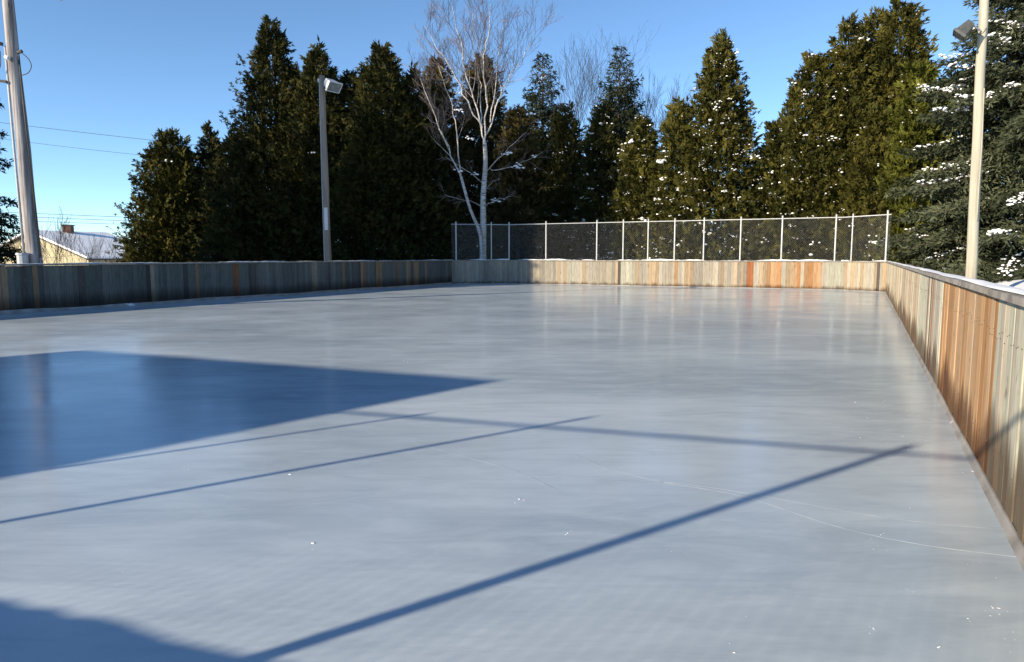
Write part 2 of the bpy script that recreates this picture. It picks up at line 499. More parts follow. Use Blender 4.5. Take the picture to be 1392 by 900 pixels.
# ------------------------------------------------------------------ hut behind the near end (its shadow lies on the ice)
zh = 5.0
apex_sh, left_sh = np.array([-.093, 8.01]), np.array([-6.43, 10.63])
A0 = apex_sh - DSH * zh / TAN_E; A1 = left_sh - DSH * zh / TAN_E
fd = (A1 - A0) / np.linalg.norm(A1 - A0); bk = np.array([-.382, -.924])
dep, drop = 4.6, 4.6 * .97 / 1.95
root = empty('warming_hut', (A0[0], A0[1], 0), 'rink hut with a sloping roof standing behind the near end boards', 'hut')
def quad3(p, z): return [p[0], p[1], z]
mb = MB(); i_ = .25
W = [A0 + fd * i_ + bk * i_, A1 - fd * i_ + bk * i_, A1 - fd * i_ + bk * (dep - i_), A0 + fd * i_ + bk * (dep - i_)]
zt = [zh - .12 - i_ * drop / dep] * 2 + [zh - .12 - (dep - i_) * drop / dep] * 2
mb.add([quad3(p, -.1) for p in W] + [quad3(p, z - .12) for p, z in zip(W, zt)],
       [(0, 1, 2, 3), (7, 6, 5, 4), (0, 4, 5, 1), (1, 5, 6, 2), (2, 6, 7, 3), (3, 7, 4, 0)])
mb.build('wall', M['hut_wall'], root)
mb = MB(); C4 = [A0, A1, A1 + bk * dep, A0 + bk * dep]; zr = [zh, zh, zh - drop, zh - drop]
mb.add([quad3(p, z - .15) for p, z in zip(C4, zr)] + [quad3(p, z) for p, z in zip(C4, zr)],
       [(0, 1, 2, 3), (7, 6, 5, 4), (0, 4, 5, 1), (1, 5, 6, 2), (2, 6, 7, 3), (3, 7, 4, 0)])
mb.build('roof', M['dark_trim'], root)
mb = MB(); fc = (A0 + A1) / 2 + bk * (i_ - .03)
mb.box((fc[0], fc[1], 1.0), (.45, .025, 1.0), math.atan2(fd[1], fd[0])); mb.build('door', M['dark_trim'], root)

# ------------------------------------------------------------------ foliage
def nrm(a): return a / (np.linalg.norm(a, axis=-1, keepdims=True) + 1e-9)

def leaf_quads(o, d, nr, L, Wd):
    s = nrm(np.cross(nr, d))
    V = np.stack([o, o + d * L[:, None] * .45 + s * Wd[:, None] * .5, o + d * L[:, None], o + d * L[:, None] * .45 - s * Wd[:, None] * .5], 1)
    return V.reshape(-1, 3)

def np_obj(name, V, k, mat, parent, tint, smooth=False):
    """V: (n*k,3) made of n k-gons"""
    n = len(V) // k
    me = bpy.data.meshes.new(name)
    me.vertices.add(n * k); me.vertices.foreach_set('co', (V - wloc(parent)).astype(np.float32).ravel())
    me.loops.add(n * k); me.loops.foreach_set('vertex_index', np.arange(n * k, dtype=np.int32))
    me.polygons.add(n); me.polygons.foreach_set('loop_start', np.arange(0, n * k, k, dtype=np.int32))
    try: me.polygons.foreach_set('loop_total', np.full(n, k, dtype=np.int32))
    except Exception: pass
    a = me.attributes.new('tint', 'FLOAT', 'POINT'); a.data.foreach_set('value', tint.astype(np.float32))
    me.materials.append(mat); me.update(calc_edges=True); me.validate()
    o = bpy.data.objects.new(name, me); COL.objects.link(o); o.parent = parent
    return o

# a knobbly lump for snow
def ico():
    t = (1 + 5 ** .5) / 2
    v = nrm(np.array([(-1, t, 0), (1, t, 0), (-1, -t, 0), (1, -t, 0), (0, -1, t), (0, 1, t), (0, -1, -t), (0, 1, -t), (t, 0, -1), (t, 0, 1), (-t, 0, -1), (-t, 0, 1)], float))
    f = [(0, 11, 5), (0, 5, 1), (0, 1, 7), (0, 7, 10), (0, 10, 11), (1, 5, 9), (5, 11, 4), (11, 10, 2), (10, 7, 6), (7, 1, 8), (3, 9, 4), (3, 4, 2), (3, 2, 6), (3, 6, 8), (3, 8, 9), (4, 9, 5), (2, 4, 11), (6, 2, 10), (8, 6, 7), (9, 8, 1)]
    return v, f
ICO_V, ICO_F = ico()
def lumps(name, C, S, rng, parent, mat=None, flat=.5):
    mb = MB()
    for c, s in zip(C, S):
        V = ICO_V * (1 + rng.uniform(-.3, .3, (12, 1)))
        a = rng.uniform(0, 6.28); ca, sa = math.cos(a), math.sin(a)
        V = V * np.array([s, s * rng.uniform(.5, .9), s * flat])
        V = np.stack([V[:, 0] * ca - V[:, 1] * sa, V[:, 0] * sa + V[:, 1] * ca, V[:, 2]], 1)
        mb.add(V + c, ICO_F)
    return tag(mb.build(name, mat or M['snow'], parent, smooth=True), kind='stuff')

def cedar(name, px, Y, ytop, rad, label, mat='cedar', seed=0, snow=0, dens=1.0, power=.72, rag=.16, group='evergreens behind the rink', spires=0, leaf=1.0, cat='tree'):
    rng = np.random.default_rng(seed)
    top = at(px, ytop, Y); base = np.array([top[0], Y, 0.0]); base[2] = ground_z(base[None, :2])[0]
    Ht = top[2] - base[2]
    root = empty(name, base, label, cat, group)
    # trunk
    mb = MB(); zz = np.linspace(0, .96, 7)
    mb.tube([base + np.array([.12 * math.sin(z * 7 + seed), .12 * math.cos(z * 5 + seed), z * Ht - .15]) for z in zz], [.02 * Ht * (1 - z) + .015 for z in zz], 8)
    for k in range(14):
        t = rng.uniform(.1, .85); ph = rng.uniform(0, 6.28); l = rad * (1 - t) ** power * .8
        p = base + np.array([0, 0, t * Ht]); d = np.array([math.cos(ph), math.sin(ph), .5])
        mb.tube([p, p + d * l * .5, p + d * l], [.05, .03, .01], 5)
    mb.build('trunk', M['bark'], root, smooth=True)
    # lobes of the crown outline
    am = rng.uniform(.4, 1, 9); fz = rng.uniform(.5, 3.2, 9); fp = rng.integers(1, 6, 9); ph0 = rng.uniform(0, 6.28, 9)
    def lob(phi, z): return sum(am[i] * np.sin(fp[i] * phi + fz[i] * z + ph0[i]) for i in range(9)) / 4.5
    lead = [(0.0, 0.0, 1.0, 1.0)]
    for k in range(spires):
        a = rng.uniform(0, 6.28); q = rng.uniform(.35, .6) * rad
        lead.append((q * math.cos(a), q * math.sin(a), rng.uniform(.74, .93), rng.uniform(.45, .62)))
    Cs, As, Out, In = [], [], [], []
    for lx, ly, hf, rf in lead:
        h_, r_ = Ht * hf, rad * rf
        area = math.pi * r_ * math.hypot(h_, r_)
        tt = np.linspace(0, 1, 200); pp = (1 - tt) ** power * np.minimum(1, .72 + tt * 3.2) + .05
        area = 2 * math.pi * r_ * h_ * float(pp.mean())
        n = int(area * 50 * dens)
        t = np.interp(rng.uniform(0, 1, n), np.cumsum(pp) / pp.sum(), tt)
        t = np.clip(t, .01, .995)
        phi = rng.uniform(0, 2 * math.pi, n)
        prof = (1 - t) ** power * np.minimum(1, .72 + t * 3.2)
        rr_ = r_ * prof * (1 + .75 * rag * lob(phi, t * h_)) + .06
        inner = rng.uniform(0, 1, n) < .34
        shell = 1 - np.abs(rng.normal(0, .11, n)) - .75 * rng.uniform(0, 1, n) ** .8 * inner
        # tiers of sprays stick out, with hollows between them
        shell += .10 * np.sin(t * h_ * 5.2 + 2.6 * np.sin(phi * 2 + ph0[0]) + ph0[1])
        rr_ = rr_ * np.clip(shell, .25, 1.12)
        out = np.stack([np.cos(phi), np.sin(phi), np.zeros(n)], 1)
        z = t * h_
        rr_ = rr_ * np.where((rng.uniform(0, 1, n) < .05) & ~inner, rng.uniform(1.02, 1.16, n), 1.0)
        # most outer sprays sit on pointed boughs
        nbh = max(24, int(area / .42))
        tb = np.interp(rng.uniform(0, 1, nbh), np.cumsum(pp) / pp.sum(), tt); pb = rng.uniform(0, 2 * math.pi, nbh)
        rb = r_ * (1 - tb) ** power * np.minimum(1, .72 + tb * 3.2) * rng.uniform(.80, 1.0 + 1.5 * rag, nbh) * (1 + .6 * rag * lob(pb, tb * h_)) + .10
        eb = rng.uniform(.25, .95, nbh)
        bi = rng.integers(0, nbh, n); s_b = rng.uniform(.42, 1.0, n) ** .8
        onb = (~inner) & (rng.uniform(0, 1, n) < .68)
        wj = (.13 * rb[bi] * (1.15 - s_b) + .07)
        rr_ = np.where(onb, np.maximum(rb[bi] * s_b + rng.normal(0, .04, n), .03), rr_ * np.where(inner, 1.0, .90))
        phi = np.where(onb, pb[bi] + rng.normal(0, 1, n) * wj / np.maximum(rr_, .25), phi)
        t = np.where(onb, np.clip(tb[bi] + (rb[bi] * (s_b - .75) * np.tan(eb[bi]) * .8 + rng.normal(0, 1, n) * wj) / h_, .005, 1.0), t)
        out = np.stack([np.cos(phi), np.sin(phi), np.zeros(n)], 1); z = t * h_
        c = base + np.stack([lx * (1 - .35 * t) + 0 * t, ly * (1 - .35 * t), z], 1) + out * rr_[:, None]
        el = np.where(onb, eb[bi] + rng.normal(0, .25, n), rng.normal(.55, .35, n) + .5 * t)
        ax = nrm(out * np.cos(el)[:, None] + np.array([0, 0, 1]) * np.sin(el)[:, None] + rng.normal(0, .25, (n, 3)))
        Cs.append(c); As.append(ax); Out.append(out); In.append(inner)
    C, A, O = np.concatenate(Cs), np.concatenate(As), np.concatenate(Out)
    n = len(C); k = 15
    sn_ = nrm(np.cross(A, rng.normal(0, 1, (n, 3))))                 # in-plane side of the spray
    nr = nrm(np.cross(A, sn_))
    sz = rng.uniform(.17, .38, n) * np.where(rng.uniform(0, 1, n) < .06, 1.45, 1.0) * leaf * np.where(np.concatenate(In), 1.7, 1.0)
    oo = np.repeat(C, k, 0); aa = np.repeat(A, k, 0); ss = np.repeat(sn_, k, 0); nn2 = np.repeat(nr, k, 0); zs = np.repeat(sz, k)
    s_ = rng.uniform(0, .75, n * k); an = rng.normal(0, .62, n * k)
    d = nrm(aa * np.cos(an)[:, None] + ss * np.sin(an)[:, None] + nn2 * rng.normal(0, .22, (n * k, 1)) + np.array([0, 0, -.10]))
    o_ = oo + aa * (s_ * zs)[:, None] + ss * (rng.normal(0, .10, n * k) * zs)[:, None]
    nn2 = nrm(nn2 + rng.normal(0, .35, (n * k, 3)))
    Ln = zs * rng.uniform(.35, .62, n * k); Wd = Ln * rng.uniform(.24, .38, n * k)
    V = leaf_quads(o_, d, nn2, Ln, Wd)
    tone = rng.uniform(-.14, .14)
    tint = np.repeat(np.clip(np.repeat(np.clip(rng.normal(.45 + tone, .26, n) + .18 * np.sin(C[:, 2] * 1.7 + C[:, 0] * 1.3), 0, 1), k) + rng.normal(0, .12, n * k), 0, 1), 4)
    np_obj('crown', V, 4, M[mat], root, tint)
    if snow:
        ok = np.where((np.einsum('ij,ij->i', O, np.broadcast_to(np.array([-.3, -1, 0]), O.shape)) > -.2) & (np.linalg.norm(C[:, :2] - base[:2], axis=1) > .62 * rad * (1 - (C[:, 2] - base[2]) / Ht) ** power) & ~np.concatenate(In))[0]
        idx = rng.choice(ok, snow)
        # snow lies in loose patches
        P0 = C[idx] + A[idx] * .20 + np.array([0, 0, .04])
        P, S = [], []
        for p in P0:
            m = int(rng.integers(1, 6)); s0 = math.exp(rng.normal(-3.0, .42))
            P.append(p + rng.normal(0, 1, (m, 3)) * np.array([.13, .13, .045])); S.append(s0 * rng.uniform(.5, 1.2, m))
        P, S = np.concatenate(P), np.concatenate(S)
        lumps('snow', P, np.minimum(S, .24), rng, root)
    return root

def spruce(name, base_xy, Ht, rad, label, mat='spruce', seed=0, snow=0, levels=None, leaf=1.0, dens=1.0, group='evergreens behind the rink', tip=.0, z_first=.06, droop=.30, power=.85):
    rng = np.random.default_rng(seed)
    base = np.array([base_xy[0], base_xy[1], 0.0]); base[2] = ground_z(base[None, :2])[0]
    root = empty(name, base, label, 'tree', group)
    tr = MB()
    zz = np.linspace(0, .99, 8)
    tr.tube([base + np.array([0, 0, z * Ht - .15]) for z in zz], [.017 * Ht * (1 - z) + .012 for z in zz], 10)
    nlev = levels or int(Ht / .42)
    O_, D_, N_, L_, W_, T_ = [], [], [], [], [], []
    SP, SS = [], []
    for i in range(nlev):
        t = z_first + (1 - z_first) * (i + rng.uniform(-.3, .3)) / nlev
        t = min(max(t, .02), .985)
        nb = max(4, int(round((8 if t < .7 else 6))))
        ph = rng.uniform(0, 6.28)
        for b_ in range(nb):
            phi = ph + 2 * math.pi * b_ / nb + rng.normal(0, .18)
            bl = max(.18, rad * ((1 - t) ** power) * rng.uniform(.72, 1.12))
            out = np.array([math.cos(phi), math.sin(phi), 0.0]); side = np.array([-out[1], out[0], 0.0])
            up0 = .25 + .55 * t ** 2
            dr = droop * (1 - t) * rng.uniform(.8, 1.3)
            z0 = base[2] + t * Ht
            def axis(s):   # s 0..1, rises, droops, upturned tip
                return np.array([base[0], base[1], z0]) + out * bl * s + np.array([0, 0, bl * (up0 * s * .55 - dr * s * s * 1.35 + .16 * s ** 4)])
            pts = [axis(s) for s in (0, .35, .7, 1.0)]
            rb = .012 + .010 * bl
            tr.tube(pts, [rb, rb * .75, rb * .45, rb * .2], 4, cap=False)
            tone = np.clip(rng.normal(.45, .28), 0, 1)
            m = max(3, int(bl / .20))
            for j in range(m):
                s = (.22 + .80 * (j + rng.uniform(0, 1)) / m)
                p = axis(min(s, 1.0)); sg = 1 if j % 2 else -1
                ln = bl * .42 * (1.08 - s) + .16
                for sd in ((sg, -sg) if bl > 1.2 else (sg,)):
                    tw = nrm(side * sd * .85 + out * .65 + np.array([0, 0, rng.normal(-.14, .16)]))
                    q = max(5, int(ln / .060 * dens))
                    u = rng.uniform(0, 1, q)
                    o = p + tw * (u * ln)[:, None] + np.array([0, 0, -1]) * (u ** 2 * ln * .26)[:, None] + rng.normal(0, .035, (q, 3))
                    d = nrm(tw * .8 + rng.normal(0, .50, (q, 3)) + np.array([0, 0, -.10]))
                    O_.append(o); D_.append(d)
                    L_.append(rng.uniform(.13, .26, q) * leaf); W_.append(rng.uniform(.035, .07, q) * leaf)
                    T_.append(np.clip(tone + rng.normal(0, .16, q), 0, 1))
            if snow and rng.uniform() < snow and bl > .6:
                a_ = rng.uniform(.42, .75); b2 = min(1.03, a_ + rng.uniform(.22, .55))
                for s in np.arange(a_, b2, .10 / max(bl, .8)):
                    for q in range(2):
                        w = rng.normal(0, .10 + .07 * bl * (1 - s))
                        SP.append(axis(s) + side * w * 1.15 + np.array([0, 0, .18 - abs(w) * .35 + rng.normal(0, .05)])); SS.append(rng.uniform(.035, .10))
    O_, D_ = np.concatenate(O_), np.concatenate(D_); L_, W_, T_ = map(np.concatenate, (L_, W_, T_))
    nr = nrm(rng.normal(0, 1, O_.shape) + np.array([0, 0, .6]))
    np_obj('crown', leaf_quads(O_, D_, nr, L_, W_), 4, M[mat], root, np.repeat(T_, 4))
    tr.build('trunk', M['bark'], root, smooth=True)
    if SP: lumps('snow', SP, SS, rng, root, flat=.42)
    return root

# --- cedars, left to right
cedar('cedar_tree', 231, 46, 182, 3.7, 'small sunlit cedar at the left end of the evergreens, nearest the house', 'cedar', 1, 16, rag=.17, spires=2, power=.5)
cedar('cedar_tree', 284, 47.5, 176, 2.2, 'cedar shoulder between the small left cedar and the tallest dark cedar', 'cedar_dark', 2, 6)
cedar('cedar_tree', 368, 43.5, 28, 4.6, 'tallest dark cedar with a ragged pointed spire, left of the middle lamp pole', 'cedar_dark', 3, 5, rag=.29, power=.80, dens=.9)
cedar('cedar_tree', 322, 44.5, 188, 2.6, 'dark cedar at the left shoulder of the tallest dark cedar', 'cedar_dark', 21, 4, rag=.26, power=.5)
cedar('cedar_tree', 474, 43.5, 104, 2.8, 'dark cedar filling the gap just right of the middle lamp pole', 'cedar_dark', 22, 4, rag=.24, power=.5)
cedar('cedar_tree', 562, 43.0, 104, 2.8, 'dark cedar at the right shoulder of the broad dark cedar, left of the birch', 'cedar_dark', 23, 5, rag=.24, power=.5)
cedar('cedar_tree', 400, 44.0, 98, 2.5, 'dark cedar between the tallest dark cedar and the one behind the middle lamp pole', 'cedar_dark', 24, 3, rag=.28, power=.55)
cedar('cedar_tree', 432, 42.5, 70, 3.5, 'dark cedar directly behind the middle lamp pole', 'cedar_dark', 4, 4, rag=.2, power=.62)
cedar('cedar_tree', 519, 42.0, 68, 4.0, 'broad dark cedar between the middle lamp pole and the birch', 'cedar_dark', 5, 12, rag=.22, spires=1, power=.62)
cedar('cedar_tree', 594, 46.0, 84, 2.7, 'brownish evergreen at the left behind the white birch crown', 'cedar_brown', 6, 8, power=.55, rag=.24)
cedar('cedar_tree', 655, 48.0, 80, 2.9, 'round-topped brownish evergreen straight behind the white birch trunk', 'cedar_brown', 7, 6, power=.48, rag=.2)
cedar('cedar_tree', 704, 44.5, 150, 2.5, 'low brown-green cedar just right of the birch trunk', 'cedar_brown', 8, 14, power=.55, rag=.25)
cedar('cedar_tree', 770, 44.0, 150, 2.4, 'low cedar below the narrow dark spruce spire', 'cedar_dark', 9, 50, power=.6)
cedar('cedar_tree', 822, 42.5, 148, 2.5, 'snow-flecked dark cedar in front of the second spruce spire', 'cedar_dark', 10, 150, power=.6)
cedar('cedar_tree', 873, 41.0, 160, 2.2, 'snow-flecked cedar at the left foot of the big pyramid cedar', 'cedar', 11, 110, power=.62)
cedar('cedar_tree', 980, 39.0, 52, 3.5, 'big pyramid cedar dotted with snow, standing alone against the sky', 'cedar', 12, 280, rag=.17, power=.74, dens=1.05)
cedar('cedar_tree', 925, 39.5, 140, 2.0, 'lower snow-dotted cedar leaning on the left of the big pyramid cedar', 'cedar', 13, 100, power=.6)
cedar('cedar_tree', 1060, 38.0, 168, 2.2, 'low cedar in the dip between the pyramid cedar and the tall hedge', 'cedar', 14, 70, power=.5)
cedar('cedar_tree', 1106, 37.0, 80, 2.7, 'left shoulder cedar of the tall hedge on the right', 'cedar', 15, 100, power=.55)
cedar('cedar_tree', 1156, 36.5, 30, 2.3, 'pointed cedar in the middle of the tall hedge', 'cedar', 16, 110, power=.5)
cedar('cedar_tree', 1226, 36.0, 12, 2.7, 'tallest rounded cedar at the right of the hedge', 'cedar', 17, 130, power=.45, spires=1)
cedar('cedar_tree', 1250, 33.4, 88, 1.7, 'bright green narrow cedar beside the blue spruce', 'cedar_bright', 18, 8, power=.5)
cedar('cedar_tree', 1190, 37.2, 24, 2.3, 'cedar between the pointed and the tallest rounded cedars of the hedge', 'cedar', 20, 80, power=.5)
cedar('cedar_tree', 1288, 37.5, 112, 2.6, 'dark cedar showing through the gap between the hedge and the blue spruce', 'cedar_dark', 25, 10, power=.5)
cedar('cedar_tree', 1195, 34.6, 150, 1.9, 'lower bright cedar in front of the tall hedge', 'cedar', 19, 45, power=.5)

# --- spruces
def sp(px, Y, ytop, rad, label, **kw):
    tp = at(px, ytop, Y); return spruce('spruce_tree', (tp[0], Y), tp[2] + .1, rad, label, **kw)
sp(738, 48, 76, 3.7, 'narrow dark spruce spire right of the birch', seed=31, snow=.03, leaf=1.4, droop=.2, power=.72, dens=1.4)
sp(843, 49, 66, 4.1, 'dark spruce spire with bare trees on both sides', seed=32, snow=.02, leaf=1.4, droop=.15, power=.72, dens=1.4)
spruce('spruce_tree', (20.4, 27.4), 21.5, 5.9, 'large snow-laden blue spruce behind the right lamp pole', 'blue_spruce', 33, snow=.62, leaf=1.25, dens=1.5, levels=48, droop=.36, z_first=.02)
spruce('spruce_tree', (-23.8, 28.2), 18.5, 4.3, 'dark spruce at the left edge with only its branch tips showing', 'spruce', 34, snow=.02, leaf=1.3, dens=1.1, droop=.38, power=.7)
# taller ones stand further left, beyond the frame, and shade the far left corner
for k, (x, y, h, r_) in enumerate([(-26.3, 19.8, 24, 5.2), (-28.2, 22.4, 22, 4.8), (-36.5, 24.0, 17.5, 3.6), (-32.2, 30.4, 21, 4.4), (-31.2, 25.8, 18.5, 4.4)]):
    spruce('spruce_tree', (x, y), h, r_, ['tallest spruce outside the frame, nearest the rink', 'tall spruce outside the frame, second from the rink', 'farthest spruce outside the frame on the left',
           'spruce outside the frame beside the farthest one', 'middle spruce of the row outside the frame on the left'][k], 'spruce', 40 + k, leaf=2.1, dens=1.3, group='evergreens beyond the left edge')

# ------------------------------------------------------------------ leafless trees
def grow(mbl, mbt, p, d, L, r0, lev, rng, thin, spread, up, children=5):
    n = 4
    pts = [p]; q = p.copy(); dd = d.copy()
    for i in range(n):
        dd = dd + rng.normal(0, .10, 3) + np.array([0, 0, up * .12]); dd /= np.linalg.norm(dd)
        q = q + dd * L / n; pts.append(q.copy())
    rs = [r0 * (1 - .8 * i / n) for i in range(n + 1)]
    (mbl if r0 > thin else mbt).tube(pts, [max(r, .006) for r in rs], 5 if r0 > .03 else 3, cap=False)
    if lev <= 0: return
    branch_from(mbl, mbt, pts, rs, L, lev, rng, thin, spread, up, children)
def branch_from(mbl, mbt, pts, rs, L, lev, rng, thin, spread, up, children, start=.3):
    n = len(pts) - 1
    for c in range(children):
        f = start + (1 - start) * (c + rng.uniform(0, 1)) / children
        i = min(int(f * n), n - 1); g_ = f * n - i
        p = pts[i] * (1 - g_) + pts[i + 1] * g_; d = pts[i + 1] - pts[i]; d = d / np.linalg.norm(d)
        a = rng.normal(0, 1, 3); a = a - d * a.dot(d); a /= np.linalg.norm(a)
        th = rng.uniform(.6, 1.25) * spread
        nd_ = d * math.cos(th) + a * math.sin(th)
        r = (rs[i] * (1 - g_) + rs[i + 1] * g_) * rng.uniform(.42, .65)
        grow(mbl, mbt, p, nd_, L * rng.uniform(.50, .74) * (1.15 - .4 * f), max(r, .006), lev - 1, rng, thin, spread, up, max(3, min(children - 1, 5)))

def poly_smooth(P, k=3):
    P = np.array(P); out = []
    for i in range(len(P) - 1):
        p0, p1, p2, p3 = P[max(i - 1, 0)], P[i], P[i + 1], P[min(i + 2, len(P) - 1)]
        for j in range(k):
            t = j / k
            out.append(.5 * (2 * p1 + (p2 - p0) * t + (2 * p0 - 5 * p1 + 4 * p2 - p3) * t * t + (3 * p1 - p0 - 3 * p2 + p3) * t ** 3))
    out.append(P[-1]); return [np.array(o) for o in out]

# birch: two stems from one foot, limbs fanning out
rng = np.random.default_rng(77)
BY = 39.6
def bz(x, y, dy=0.0): return at(520 + x / 2.25, y / 2.25, BY + dy)
foot = bz(306, 800); foot[2] = ground_z(foot[None, :2])[0]
root = empty('birch_tree', foot, 'leafless white birch with two stems behind the far left corner of the fence', 'tree')
tr, lm, tw = MB(), MB(), MB()
def limb(pts, r0, r1, dys, lev=3, ch=6, up=1.0, spread=.55, start=.22, Lk=.42, mbx=None):
    r0 *= .62; ch += 6 if lev == 3 else 1
    P = [bz(x, y, dy) for (x, y), dy in zip(pts, dys)]
    S = poly_smooth(P, 4); m_ = len(S)
    S = [p + rng.normal(0, .045, 3) * (0 < i < m_ - 1) for i, p in enumerate(S)]
    rs = [r0 + (r1 - r0) * i / (m_ - 1) for i in range(m_)]
    (mbx or lm).tube(S, rs, 7, cap=False)
    L = sum(np.linalg.norm(S[i + 1] - S[i]) for i in range(m_ - 1))
    branch_from(lm, tw, S, rs, L * Lk, lev, rng, .016, spread * 1.15, up, ch, start)
tS = poly_smooth([np.array([foot[0], foot[1], foot[2] - .2]), bz(308, 700), bz(308, 600), bz(315, 500), bz(312, 430)])
tr.tube(tS, list(np.linspace(.20, .10, len(tS))), 10)
S2 = poly_smooth([np.array([foot[0] - .05, foot[1] - .1, foot[2] - .1]), bz(300, 725, -.3), bz(268, 640, -.5), bz(240, 540, -.8)])
tr.tube(S2, list(np.linspace(.105, .075, len(S2))), 9)
limb([(312, 432), (290, 330), (250, 200), (235, 110), (213, 20)], .085, .012, (0, .2, .5, .8, 1.0), ch=8)
limb([(312, 430), (318, 330), (310, 200), (325, 110), (332, 12)], .085, .012, (0, -.3, -.5, -.8, -1.0), ch=8)
limb([(318, 410), (350, 330), (375, 250), (420, 190), (470, 90)], .075, .010, (0, .3, .6, 1.2, 1.5), ch=8)
limb([(305, 390), (270, 330), (225, 240), (170, 150), (128, 80)], .070, .010, (0, -.4, -.8, -1.0, -1.3), ch=8)
limb([(330, 375), (345, 280), (350, 180), (372, 60)], .06, .010, (.1, .6, 1.1, 1.5), ch=8)
limb([(300, 380), (300, 260), (280, 160), (275, 40)], .055, .010, (.1, .9, 1.6, 2.0), ch=8)
limb([(240, 540), (200, 450), (150, 330), (115, 240)], .075, .010, (-.8, -1.2, -1.6, -1.8), ch=7)
limb([(240, 540), (225, 400), (205, 300), (170, 200)], .065, .010, (-.8, -.4, 0, .3), ch=7)
limb([(200, 450), (175, 390), (135, 355)], .035, .008, (-1.2, -1.8, -2.2), lev=2, ch=5)
limb([(308, 560), (260, 520), (190, 480)], .04, .008, (0, -1, -1.8), lev=2, ch=5, up=.3)
limb([(318, 525), (370, 470), (440, 405)], .045, .008, (0, -.6, -1.2), lev=2, ch=6, up=.5)
limb([(328, 515), (400, 510), (490, 465)], .045, .008, (0, .3, .5), lev=2, ch=6, up=.3)
limb([(305, 632), (250, 610), (190, 595)], .035, .007, (0, -.5, -1.0), lev=2, ch=5, up=.2)
limb([(312, 632), (370, 605), (395, 600)], .035, .007, (0, -.5, -1.0), lev=2, ch=5, up=.2)
limb([(312, 590), (330, 560), (358, 545)], .03, .007, (0, -.8, -1.4), lev=2, ch=4, up=.2)
tr.build('trunk', M['birch'], root, smooth=True); lm.build('limb', M['birch'], root, smooth=True); tw.build('twigs', M['twig'], root)
SP = []
for x, y, dy, n in ((225, 285, .1, 6), (235, 340, -.4, 10), (262, 425, -.5, 8), (455, 350, 0, 8), (385, 472, -.7, 12), (415, 510, .3, 14), (470, 480, .4, 5), (350, 615, -.4, 10), (240, 522, -1, 6), (280, 535, -.6, 6)):
    for k in range(n): SP.append(bz(x + rng.normal(0, 9), y + rng.normal(-2, 3), dy))
lumps('snow', SP, rng.uniform(.04, .11, len(SP)), rng, root, flat=.5)

def bare_tree(px, Y, ytop, label, seed, n_main=7, lev=3, r=.14, spread=.45, name='bare_tree', crown=.5, mat='grey_twig', group='leafless trees behind the evergreens', cat='tree', thin=.02, fan=.55):
    rng = np.random.default_rng(seed)
    tp = at(px, ytop, Y); f = np.array([tp[0], Y, 0.0]); f[2] = ground_z(f[None, :2])[0]
    H = tp[2] - f[2]
    root = empty(name, f, label, cat, group); a, b_ = MB(), MB()
    tS = [f + np.array([rng.normal(0, .012) * H * k, rng.normal(0, .012) * H * k, H * (1 - crown) * k / 4 - .1]) for k in range(5)]
    a.tube(tS, list(np.linspace(r, r * .75, 5)), 8)
    for k in range(n_main):
        az = 2 * math.pi * k / n_main + rng.normal(0, .3); el = rng.uniform(.12, fan)
        d = np.array([math.sin(el) * math.cos(az), math.sin(el) * math.sin(az), math.cos(el)])
        p = tS[-1] if k % 2 else tS[-2] * .4 + tS[-1] * .6
        grow(a, b_, p, d, H * crown * rng.uniform(.82, 1.0), r * .5, lev, rng, thin, spread, .9, 6)
    a.build('trunk', M[mat], root, smooth=True); b_.build('twigs', M[mat], root)
    return root
bare_tree(797, 53, 122, 'tall leafless tree between the two dark spruce spires', 51, 8, 3, .15)
bare_tree(893, 52, 146, 'leafless tree right of the second spruce spire, left of the pyramid cedar', 52, 8, 3, .13)
# low leafless bushes in front of the yellow house
bare_tree(24, 40, 330, 'small leafless bush at the left in front of the yellow house', 61, 7, 2, .035, .5, 'bare_shrub', .85, group='leafless bushes by the yellow house', cat='shrub', thin=.05, fan=.8)
bare_tree(74, 41, 318, 'leafless bush just right of the left pole in front of the house gable', 62, 6, 2, .035, .5, 'bare_shrub', .85, group='leafless bushes by the yellow house', cat='shrub', thin=.05, fan=.8)
bare_tree(100, 43, 328, 'leafless bush before the right corner of the house gable', 63, 4, 2, .03, .5, 'bare_shrub', .85, group='leafless bushes by the yellow house', cat='shrub', thin=.05, fan=.8)
bare_tree(142, 46, 340, 'low leafless bush below the snowy roof eave', 64, 4, 2, .025, .5, 'bare_shrub', .85, group='leafless bushes by the yellow house', cat='shrub', thin=.05, fan=.8)

# ------------------------------------------------------------------ yellow house beyond the left boards
HY = 74.0
ga = at(36, 314, HY); gr = at(118, 350.5, HY - 4.9)
fb = -2.4
root = empty('yellow_house', (ga[0], HY, fb), 'yellow gabled house with a snow-covered roof beyond the left boards', 'house')
gx = (gr - ga)[:2]; half = float(np.linalg.norm(gx)); gx = gx / half; hd = np.array([-gx[1], gx[0]]); Lr = 8.6
ez = gr[2]; rzh = ga[2]
def hp(u, w, z): p = ga[:2] + gx * u + hd * w; return [p[0], p[1], z]
ov = .45
mb = MB()
wl = half - ov; zw = ez + (rzh - ez) * ov / half - .18
mb.add([hp(-wl, .4, fb), hp(wl, .4, fb), hp(wl, .4, zw), hp(0, .4, rzh - .2), hp(-wl, .4, zw),
        hp(-wl, Lr - .4, fb), hp(wl, Lr - .4, fb), hp(wl, Lr - .4, zw), hp(0, Lr - .4, rzh - .2), hp(-wl, Lr - .4, zw)],
       [(0, 1, 2, 3, 4), (9, 8, 7, 6, 5), (1, 6, 7, 2), (0, 4, 9, 5), (0, 5, 6, 1)])
mb.build('wall', M['stucco'], root)
